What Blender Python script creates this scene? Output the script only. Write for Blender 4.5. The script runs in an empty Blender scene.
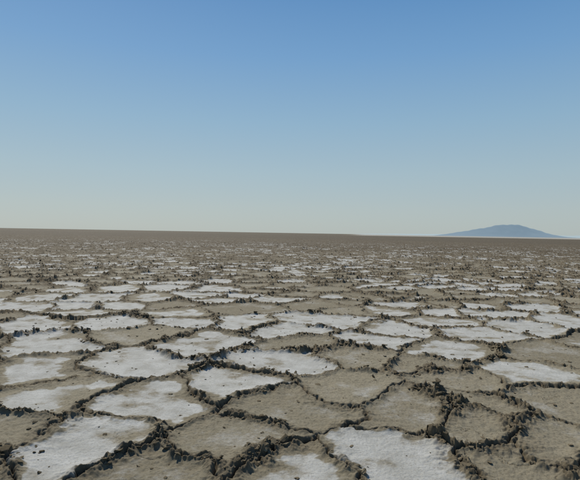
import bpy, math, numpy as np
from mathutils import Matrix
rng=np.random.default_rng(11)
H=1.0; F=483.0
PITCH=math.radians(0.83); ROLL=math.radians(1.0)
scene=bpy.context.scene
scene.view_settings.view_transform='Standard'; scene.view_settings.look='None'; scene.view_settings.exposure=0
# ---------------- camera
cd=bpy.data.cameras.new('camera'); cam=bpy.data.objects.new('camera',cd); scene.collection.objects.link(cam)
cd.sensor_width=36; cd.lens=36*F/580; cd.clip_start=0.05; cd.clip_end=100000
R=Matrix.Rotation(math.radians(90)-PITCH,4,'X')@Matrix.Rotation(ROLL,4,'Z')
cam.matrix_world=Matrix.Translation((0,0,H))@R
scene.camera=cam
Rn=np.array(R.to_3x3())
def ground(px,py):
    d=Rn@np.array([(px-290)/F,-(py-240)/F,-1.0]); t=-H/d[2]
    return d[0]*t,d[1]*t
# ---------------- noise
def hsh(i,j,s):
    i=i.astype(np.int64).astype(np.uint32); j=j.astype(np.int64).astype(np.uint32)
    h=i*np.uint32(374761393)+j*np.uint32(668265263)+np.uint32((s*2246822519)&0xffffffff)
    h=(h^(h>>np.uint32(13)))*np.uint32(1274126177); h^=h>>np.uint32(16)
    h=h*np.uint32(2654435761); h^=h>>np.uint32(15)
    return (h&np.uint32(0xffffff)).astype(np.float32)/16777216.0
def noise(x,y,s=0):
    i=np.floor(x); j=np.floor(y); fx=(x-i); fy=(y-j)
    def g(a,b):
        t=hsh(i+a,j+b,s)*6.2831853
        return np.cos(t)*(fx-a)+np.sin(t)*(fy-b)
    u=fx*fx*fx*(fx*(fx*6-15)+10); v=fy*fy*fy*(fy*(fy*6-15)+10)
    a=g(0,0);b=g(1,0);c=g(0,1);d=g(1,1)
    a=a+(b-a)*u; c=c+(d-c)*u
    return (a+(c-a)*v)*1.5
def fbm(x,y,o,s=0):
    r=0;a=1;n=0
    for k in range(o):
        r=r+a*noise(x*2**k,y*2**k,s+k*7); n+=a; a*=.55
    return r/n*1.3
def sst(a,b,x):
    t=np.clip((x-a)/(b-a),0,1); return t*t*(3-2*t)
def lowwarp(x,y):
    return x+.15*noise(x*1.7,y*1.7,1),y+.15*noise(x*1.7,y*1.7,4)
# ---------------- plates (px, py, salt)
P=[(75,458,1),(-30,440,.35),(35,402,.7),(160,405,.85),(285,408,.1),(235,441,.05),(402,450,.98),(290,480,.85),(165,474,.0),
(475,430,.05),(560,440,.1),(520,474,.05),(125,364,1),(228,381,.95),(277,359,1),(345,388,.1),(368,364,.05),(28,374,.75),
(45,345,.95),(205,343,.8),(285,330,1),(370,340,1),(110,322,.95),(190,324,.95),(30,326,.95),(333,319,.98),(405,333,.95),
(455,349,.8),(490,338,.95),(515,327,.95),(532,373,.8),(468,383,.1),(545,352,.1),(562,410,.05),(490,408,.1),(418,412,.05),
(440,322,.85),(577,324,.95),(140,335,.2),(410,366,.1),(90,300,.95),(150,300,.6),(390,313,.8),(270,300,.95),
(235,309,.2),(30,308,.9),(215,290,.9),(120,289,.8),(-60,380,.7),(-45,350,.6),(640,385,.2),(620,345,.4),(-40,480,.5),(620,470,.2)]
S=[];SA=[]
for a,b,c in P:
    S.append(ground(a,b)); SA.append(c)
S=np.array(S); SA=np.array(SA)
lx,ly=lowwarp(S[:,0],S[:,1]); S=np.stack([lx,ly],1)
sp=0.66
gx=[];gy=[]
ny=int(100/(sp*.866))
for j in range(-12,ny):
    xs=np.arange(-75,75,sp)+(j%2)*sp/2
    gx.append(xs); gy.append(np.full_like(xs,j*sp*.866))
gx=np.concatenate(gx); gy=np.concatenate(gy)
gx=gx+rng.uniform(-.28,.28,gx.size); gy=gy+rng.uniform(-.28,.28,gy.size)
keep=np.ones(gx.size,bool)
idx=np.where(np.hypot(gx,gy)<10)[0]
dm=np.min(np.hypot(gx[idx,None]-S[None,:,0],gy[idx,None]-S[None,:,1]),axis=1)
keep[idx[dm<0.56]]=False
keep&=rng.random(gx.size)>.17
gx=gx[keep];gy=gy[keep]
rs=rng.random(gx.size)
patch=noise(gx*.25,gy*.25,91)*.6
rs=np.clip(rs+patch-.05*sst(7,25,np.hypot(gx,gy)),0,1)
rs=np.where(rs>.36,.62+.5*(rs-.36)/.62,rs*.6)
SX=np.concatenate([S[:,0],gx]); SY=np.concatenate([S[:,1],gy]); SS=np.clip(np.concatenate([SA,rs]),0,1)
N=SX.size
RH=rng.random(N); TX=rng.normal(0,.013,N); TY=rng.normal(0,.013,N)
B=1.0; bx0=-77;by0=-10; nbx=154; nby=112
bi=((SX-bx0)/B).astype(int); bj=((SY-by0)/B).astype(int)
cnt=np.zeros((nbx,nby),int); K=14
tab=np.full((nbx,nby,K),-1,int)
for n in range(N):
    a,b=bi[n],bj[n]
    if 0<=a<nbx and 0<=b<nby and cnt[a,b]<K:
        tab[a,b,cnt[a,b]]=n; cnt[a,b]+=1
K=cnt.max(); tab=tab[:,:,:K]
SXe=np.append(SX,1e4); SYe=np.append(SY,1e4)
def vor(x,y):
    i=np.clip(((x-bx0)/B).astype(int),1,nbx-2); j=np.clip(((y-by0)/B).astype(int),1,nby-2)
    bd=np.full(x.shape,1e9); bn=np.zeros(x.shape,int)
    for di in(-1,0,1):
        for dj in(-1,0,1):
            t=tab[i+di,j+dj]
            for k in range(K):
                n=t[:,k]; d=(x-SXe[n])**2+(y-SYe[n])**2
                m=d<bd; bd=np.where(m,d,bd); bn=np.where(m,n,bn)
    e=np.full(x.shape,1e9); en=np.zeros(x.shape,int)
    ax=SX[bn]; ay=SY[bn]
    for di in(-1,0,1):
        for dj in(-1,0,1):
            t=tab[i+di,j+dj]
            for k in range(K):
                n=t[:,k]; qx=SXe[n]-ax; qy=SYe[n]-ay; L=np.hypot(qx,qy)
                ok=(L>1e-6)
                d=np.where(ok,((SXe[n]+ax)*.5-x)*qx+((SYe[n]+ay)*.5-y)*qy,1e9)/np.maximum(L,1e-6)
                m=d<e; e=np.where(m,d,e); en=np.where(m,n,en)
    return bn,en,np.maximum(e,0)
def surf(x,y):
    rr=np.hypot(x,y)
    wx,wy=lowwarp(x,y)
    wx=wx+.040*noise(x*6,y*6,2)+.018*noise(x*20,y*20,3)+.008*noise(x*50,y*50,7)
    wy=wy+.040*noise(x*6,y*6,5)+.018*noise(x*20,y*20,6)+.008*noise(x*50,y*50,8)
    bn,en,e=vor(wx,wy)
    a=np.minimum(bn,en); b=np.maximum(bn,en)
    eh=hsh(a,b,9)
    hp=sst(.1,.7,noise(x*.9,y*.9,12))
    far=sst(3.5,12,rr)
    amp=.011+.018*eh**1.6+.017*hp+.017*far
    amp=amp*np.clip(1+1.1*noise(x*4,y*4,13),.2,2)
    n1=fbm(x*13,y*13,3,20)
    n3=noise(x*55,y*55,33)
    n6=noise(x*120,y*120,34)
    w=.030+.022*eh+.028*noise(x*6,y*6,14)+.024*hp+.012*far
    w=np.maximum(w,.014)
    prof=np.exp(-(e/w)**2)
    rub=np.clip(.60+1.0*n1+.26*n3+.13*n6,0.0,1.8)
    z=amp*prof*rub
    lh=hsh(bn,en,21)
    lip=.042*np.clip(lh-.3,0,1)**1.2*np.clip(1+1.2*noise(x*7,y*7,15)+.2*n3,0,2)
    z+=lip*np.exp(-e/.030)
    z+=.007*np.exp(-(e/.10)**2)*(1+.8*n1)
    cw=.006+.008*hsh(a,b,31)
    z-=(.020+.6*amp)*np.exp(-(e/cw)**2)
    dx=wx-SX[bn]; dy=wy-SY[bn]
    z+=(RH[bn]-.5)*.018+TX[bn]*dx+TY[bn]*dy
    z+=.02*far*np.clip(fbm(x*2.5,y*2.5,3,61),0,1)
    s=SS[bn]
    n4=fbm(x*5,y*5,4,40)
    n5=fbm(x*2.2,y*2.2,3,44)
    inner=e-(.032+(1-s)*.30)+.065*n4+.04*n5-.015*far
    soft=.014+.06*(1-s)
    salt=sst(-soft,soft,inner)*(s>.3)
    salt=salt*np.clip(.56+.38*s+.95*n4+.6*n5,0.15,1)
    dust=np.clip(.14+.5*n5+.45*n4,0,.45)*sst(.03,.10,e)
    salt=np.maximum(salt,dust)
    salt=salt*(1-.75*sst(28,72,rr))
    sc2=np.abs(noise(x*4.2+.3*n1,y*4.2,81)); sc2=np.exp(-(sc2/.02)**2)*sst(.0,.3,noise(x*1.7,y*1.7,82))*(1-salt)
    z-=.006*sc2
    z+=.005*(1-salt)*fbm(x*24,y*24,4,50)+.0016*salt*fbm(x*45,y*45,2,57)
    ridge=np.clip(np.exp(-(e/(w*.95))**2)*(.5+rub*.45)*(.6+amp/.03),0,1)
    crack=np.exp(-(e/(cw*1.6))**2)
    ridge=np.maximum(ridge*.85,crack); ridge=np.maximum(ridge,.6*sc2)
    return z,salt,ridge,RH[bn],e,amp
# ---------------- ground sheet
r=[0.02]
while r[-1]<1.5: r.append(r[-1]+.04)
while r[-1]<80: r.append(r[-1]+max(.003,min(.0008*r[-1]**2,.0028*r[-1])))
while r[-1]<260: r.append(r[-1]*1.004)
while r[-1]<600: r.append(r[-1]*1.02)
while r[-1]<40000: r.append(r[-1]*1.12)
r=np.array(r)
th=np.concatenate([np.radians(np.arange(-40,40,.055)),np.radians(np.arange(40,320,2.0))])
nr,nt=r.size,th.size
RR,TT=np.meshgrid(r,th,indexing='ij')
X=(RR*np.sin(TT)).ravel(); Y=(RR*np.cos(TT)).ravel(); RRf=RR.ravel()
n=X.size; Z=np.zeros(n); SAL=np.zeros(n); RID=np.zeros(n); CR=np.zeros(n)
inr=np.where((RRf<80)&(Y>-6)&(np.abs(X)<73))[0]
for c in np.array_split(inr,max(1,inr.size//250000)):
    z,s,rd,cr,e,_=surf(X[c],Y[c]); Z[c]=z;SAL[c]=s;RID[c]=rd;CR[c]=cr
FAR=np.clip(sst(5,42,RRf)+.30*fbm(X*.3,Y*.3,2,93)*sst(5,12,RRf),0,1)  # painted darkening with distance, stands in for lost self-shadowing of far ridges
out=np.ones(n,bool); out[inr]=False
o=np.where(out)[0]
nn=fbm(X[o]*.5,Y[o]*.5,2,70); m2=noise(X[o]*2.3,Y[o]*2.3,77)
strip=sst(340,420,RRf[o])*sst(.10,.16,X[o]/np.maximum(Y[o],.1))*(Y[o]>0)
Z[o]=.03+.05*m2*(RRf[o]<500)*(1-strip); RID[o]=np.clip(.5+.8*m2,0,1)*(1-strip); CR[o]=np.clip(.5+nn,0,1)
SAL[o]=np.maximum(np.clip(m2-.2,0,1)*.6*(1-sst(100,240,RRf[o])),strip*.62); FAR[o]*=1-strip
print('verts',n)
ii,jj=np.meshgrid(np.arange(nr-1),np.arange(nt),indexing='ij')
ii=ii.ravel();jj=jj.ravel();j2=(jj+1)%nt
q=np.stack([ii*nt+jj,(ii+1)*nt+jj,(ii+1)*nt+j2,ii*nt+j2],1)[:, ::-1].astype(np.int32)
def mkmesh(name,co,faces,smooth=True):
    me=bpy.data.meshes.new(name)
    nf,k=faces.shape
    me.vertices.add(len(co)); me.vertices.foreach_set('co',np.ascontiguousarray(co,dtype=np.float32).ravel())
    me.loops.add(nf*k); me.loops.foreach_set('vertex_index',np.ascontiguousarray(faces,dtype=np.int32).ravel())
    me.polygons.add(nf); me.polygons.foreach_set('loop_start',np.arange(0,nf*k,k,dtype=np.int32))
    me.polygons.foreach_set('loop_total',np.full(nf,k,dtype=np.int32))
    me.polygons.foreach_set('use_smooth',np.full(nf,smooth,dtype=bool))
    me.update(calc_edges=True)
    ob=bpy.data.objects.new(name,me); scene.collection.objects.link(ob); return ob
def attr(ob,name,v):
    a=ob.data.attributes.new(name,'FLOAT','POINT'); a.data.foreach_set('value',v.astype(np.float32))
gnd=mkmesh('cracked_salt_flat_ground',np.stack([X,Y,Z],1),q)
attr(gnd,'salt',SAL);attr(gnd,'ridge',RID);attr(gnd,'cell',CR);attr(gnd,'far_shade',FAR)
# ---------------- material helpers
def newmat(name):
    m=bpy.data.materials.new(name); m.use_nodes=True; nt_=m.node_tree
    b=nt_.nodes['Principled BSDF']; return m,nt_,b
def node(t,ty,**k):
    n_=t.nodes.new(ty)
    for a,v in k.items(): setattr(n_,a,v)
    return n_
def mixc(t,fac,a,b,bt='MIX'):
    n_=node(t,'ShaderNodeMix',data_type='RGBA',blend_type=bt)
    for s,v in((n_.inputs[0],fac),(n_.inputs[6],a),(n_.inputs[7],b)):
        if hasattr(v,'links') : t.links.new(v,s)
        elif isinstance(v,(tuple,list)): s.default_value=(*v,1)
        else: s.default_value=v
    return n_.outputs[2]
def nz(t,vec,scale,detail=4,rough=.6,lo=None,hi=None):
    n_=node(t,'ShaderNodeTexNoise'); n_.inputs['Scale'].default_value=scale; n_.inputs['Detail'].default_value=detail; n_.inputs['Roughness'].default_value=rough
    t.links.new(vec,n_.inputs['Vector'])
    o_=n_.outputs['Fac']
    if lo is not None:
        m_=node(t,'ShaderNodeMapRange'); m_.inputs[1].default_value=lo; m_.inputs[2].default_value=hi
        t.links.new(o_,m_.inputs[0]); o_=m_.outputs[0]
    return o_
def mth(t,op,a,b):
    n_=node(t,'ShaderNodeMath',operation=op)
    for s,v in zip(n_.inputs,(a,b)):
        if hasattr(v,'links'): t.links.new(v,s)
        else: s.default_value=v
    return n_.outputs[0]
m,t,b=newmat('cracked_mud_and_salt')
geo=node(t,'ShaderNodeNewGeometry').outputs['Position']
def at(nm): return node(t,'ShaderNodeAttribute',attribute_name=nm).outputs['Fac']
salt,ridge,cell,fz=at('salt'),at('ridge'),at('cell'),at('far_shade')
mud=mixc(t,cell,(.165,.140,.092),(.240,.210,.147))
mud=mixc(t,nz(t,geo,5,5,.65,.35,.7),mud,(.200,.178,.125))
mud=mixc(t,nz(t,geo,70,4,.7,.48,.75),mud,(.095,.078,.048))
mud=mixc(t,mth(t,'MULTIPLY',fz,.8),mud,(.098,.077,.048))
rc=mixc(t,nz(t,geo,18,4,.6,.35,.65),(.068,.052,.031),(.145,.116,.073))
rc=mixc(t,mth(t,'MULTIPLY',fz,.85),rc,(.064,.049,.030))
c=mixc(t,ridge,mud,rc)
sc=mixc(t,nz(t,geo,7,5,.65,.35,.7),(.31,.305,.275),(.435,.432,.405))
sc=mixc(t,nz(t,geo,120,3,.7,.52,.78),sc,(.22,.20,.158))
sf=mth(t,'ADD',salt,mth(t,'MULTIPLY',mth(t,'SUBTRACT',nz(t,geo,34,7,.78),.5),1.2))
mr=node(t,'ShaderNodeMapRange',interpolation_type='SMOOTHSTEP'); mr.inputs[1].default_value=.15; mr.inputs[2].default_value=.92; t.links.new(sf,mr.inputs[0])
sfac=mth(t,'MULTIPLY',mr.outputs[0],mth(t,'SUBTRACT',1.0,mth(t,'MULTIPLY',ridge,.85)))
c=mixc(t,sfac,c,sc)
t.links.new(c,b.inputs['Base Color']); b.inputs['Roughness'].default_value=.9; b.inputs['Specular IOR Level'].default_value=.15
bm=node(t,'ShaderNodeBump'); bm.inputs['Distance'].default_value=.008; bm.inputs['Strength'].default_value=.7
t.links.new(nz(t,geo,90,6,.75),bm.inputs['Height']); t.links.new(bm.outputs[0],b.inputs['Normal'])
gnd.data.materials.append(m)
# ---------------- mud clods
import bmesh
def ico(s):
    bm_=bmesh.new(); bmesh.ops.create_icosphere(bm_,subdivisions=s,radius=1)
    v=np.array([p.co[:] for p in bm_.verts]); f=np.array([[p.index for p in fa.verts] for fa in bm_.faces]); bm_.free(); return v,f
def cand(nc,r0,r1,thr):
    rr=np.sqrt(rng.uniform(r0*r0,r1*r1,nc)); tt=rng.uniform(-math.radians(40),math.radians(40),nc)
    x=rr*np.sin(tt); y=rr*np.cos(tt); z,s,rd,cr,e,am=surf(x,y)
    k=(np.exp(-(e/.035)**2)*np.clip((am-.009)/.04,0,1)>thr*rng.random(nc)+.08)
    k|=(rng.random(nc)<.004)   # stray crumbs on the plates
    return x[k],y[k],z[k],am[k]
cos=[];fs=[];off=0;tone=[]
for (nc,r0,r1,thr,s0,s1,sub) in((150000,1.3,6,1.1,.0025,.009,2),(150000,6,16,1.3,.005,.012,1),(80000,16,45,1.2,.009,.018,1)):
    x,y,z,am=cand(nc,r0,r1,thr); k=x.size; v,f=ico(sub); nv=len(v)
    print('clods',k)
    size=s0+(s1-s0)*rng.random(k)**3*np.clip(.6+am/.03,0,1.8)+.0015*rng.random(k)
    V=np.repeat(v[None],k,0)
    V=np.sign(V)*np.abs(V)**.8
    V=V*(1+.20*rng.normal(0,1,(k,nv,1)).clip(-1.6,1.6)*(.8 if sub==2 else 1))
    sc_=np.stack([rng.uniform(1.0,2.0,k),rng.uniform(.8,1.6,k),rng.uniform(.25,.55,k)],1)
    V=V*sc_[:,None,:]
    V[...,2]+=rng.uniform(-.1,.2,(k,1))*V[...,0]**2
    V=V*size[:,None,None]
    A=rng.normal(0,.28,k); C=rng.normal(0,.28,k); D=rng.uniform(0,6.283,k)
    ca,sa=np.cos(A)[:,None],np.sin(A)[:,None]; y1=V[...,1]*ca-V[...,2]*sa; z1=V[...,1]*sa+V[...,2]*ca; x1=V[...,0]
    ca,sa=np.cos(C)[:,None],np.sin(C)[:,None]; x2=x1*ca+z1*sa; z2=-x1*sa+z1*ca
    ca,sa=np.cos(D)[:,None],np.sin(D)[:,None]; x3=x2*ca-y1*sa; y3=x2*sa+y1*ca
    V=np.stack([x3+x[:,None],y3+y[:,None],z2+(z+size*.1)[:,None]],2).reshape(-1,3)
    cos.append(V); fs.append((f[None]+(np.arange(k)*nv)[:,None,None]).reshape(-1,3)+off); off+=k*nv
    tone.append(np.repeat(rng.random(k),nv))
cl=mkmesh('mud_clods',np.concatenate(cos),np.concatenate(fs),False); attr(cl,'tone',np.concatenate(tone))
m,t,b=newmat('dry_mud_clod')
geo=node(t,'ShaderNodeNewGeometry').outputs['Position']
tn=node(t,'ShaderNodeAttribute',attribute_name='tone').outputs['Fac']
c=mixc(t,tn,(.080,.062,.037),(.185,.152,.098))
c=mixc(t,nz(t,geo,70,4,.6,.4,.7),c,(.11,.088,.054))
t.links.new(c,b.inputs['Base Color']); b.inputs['Roughness'].default_value=.95; b.inputs['Specular IOR Level'].default_value=.1
bm=node(t,'ShaderNodeBump'); bm.inputs['Distance'].default_value=.005; bm.inputs['Strength'].default_value=.7
t.links.new(nz(t,geo,160,4,.7),bm.inputs['Height']); t.links.new(bm.outputs[0],b.inputs['Normal'])
cl.data.materials.append(m)
# ---------------- distant hills
def hill(name,prof,D,depth,col,emi):
    px=np.array([p[0] for p in prof],float); hh=np.array([p[1] for p in prof],float)
    nx=160; nyy=24
    xs=np.linspace(px[0],px[-1],nx); hs=np.interp(xs,px,hh)
    k_=np.array([1,2,3,2,1])/9; hs=np.convolve(np.pad(hs,2,mode='edge'),k_,'valid')
    hs=hs+(.25*np.sin(xs*.31)+.15*np.sin(xs*.83+1))*np.clip(hs/6,0,1)
    wx=xs/F*D; wy=np.linspace(-1,1,nyy)
    G,Wv=np.meshgrid(np.arange(nx),wy,indexing='ij')
    Xh=wx[G]; Yh=D+Wv*depth
    env=np.clip(1-np.abs(Wv),0,1)**1.2
    Zh=hs[G]/F*D*env*(1+.35*np.abs(Wv)*fbm(Xh/260,Yh/260,3,5))-4
    a=np.arange(nx-1)[:,None]*nyy+np.arange(nyy-1)[None]
    a=a.ravel(); fa=np.stack([a,a+nyy,a+nyy+1,a+1],1)
    ob=mkmesh(name,np.stack([Xh.ravel(),Yh.ravel(),Zh.ravel()],1),fa)
    m,t,b=newmat(name+'_hazy_rock')
    geo=node(t,'ShaderNodeNewGeometry').outputs['Position']
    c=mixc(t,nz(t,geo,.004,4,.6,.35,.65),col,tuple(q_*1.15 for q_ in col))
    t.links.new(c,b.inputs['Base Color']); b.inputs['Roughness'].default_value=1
    b.inputs['Emission Color'].default_value=(*emi,1); b.inputs['Emission Strength'].default_value=1  # airlight haze put into the hill as bluish emission
    ob.data.materials.append(m); return ob
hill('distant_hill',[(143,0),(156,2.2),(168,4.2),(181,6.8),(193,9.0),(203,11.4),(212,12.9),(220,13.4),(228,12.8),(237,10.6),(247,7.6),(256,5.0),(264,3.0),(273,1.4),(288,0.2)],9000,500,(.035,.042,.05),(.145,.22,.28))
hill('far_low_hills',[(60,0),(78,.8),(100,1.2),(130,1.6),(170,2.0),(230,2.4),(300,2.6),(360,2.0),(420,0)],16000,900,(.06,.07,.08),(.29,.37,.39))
# ---------------- sun and sky
SE=47; AZ=-28
sl=bpy.data.lights.new('sun','SUN'); sl.energy=4.9; sl.angle=math.radians(.53); sl.color=(1,.95,.85)
so=bpy.data.objects.new('sun',sl); scene.collection.objects.link(so)
so.rotation_euler=(math.radians(90-SE),0,math.radians(180-AZ))
w=bpy.data.worlds.new('World'); scene.world=w; w.use_nodes=True; t=w.node_tree
bg=t.nodes['Background']
sk=node(t,'ShaderNodeTexSky',sky_type='NISHITA'); sk.sun_disc=False; sk.sun_elevation=math.radians(SE); sk.sun_rotation=math.radians(AZ)
sk.altitude=900; sk.air_density=1.0; sk.dust_density=1.5; sk.ozone_density=1.0
tc=node(t,'ShaderNodeTexCoord'); sx=node(t,'ShaderNodeSeparateXYZ'); t.links.new(tc.outputs['Generated'],sx.inputs[0])
cr=node(t,'ShaderNodeValToRGB'); t.links.new(sx.outputs[2],cr.inputs[0]); cr.color_ramp.interpolation='LINEAR'
E=cr.color_ramp.elements
def sr(r_,g_,b_):
    return tuple((((v/255)+.055)/1.055)**2.4 for v in(r_,g_,b_))+(1,)
stops=[(0.0,(176,187,186)),(.05,(174,188,190)),(.12,(164,187,197)),(.22,(143,178,202)),(.34,(114,160,203)),(.44,(92,143,194)),(.7,(55,98,155)),(1,(38,78,135))]
E[0].position=0;E[0].color=sr(*stops[0][1]);E[1].position=1;E[1].color=sr(*stops[-1][1])
for p_,c_ in stops[1:-1]:
    e_=E.new(p_); e_.color=sr(*c_)
STR=.08
vm=node(t,'ShaderNodeVectorMath',operation='SCALE'); vm.inputs['Scale'].default_value=1/STR; t.links.new(cr.outputs[0],vm.inputs[0])
mx=mixc(t,.88,sk.outputs[0],vm.outputs[0])
t.links.new(mx,bg.inputs[0]); bg.inputs[1].default_value=STR
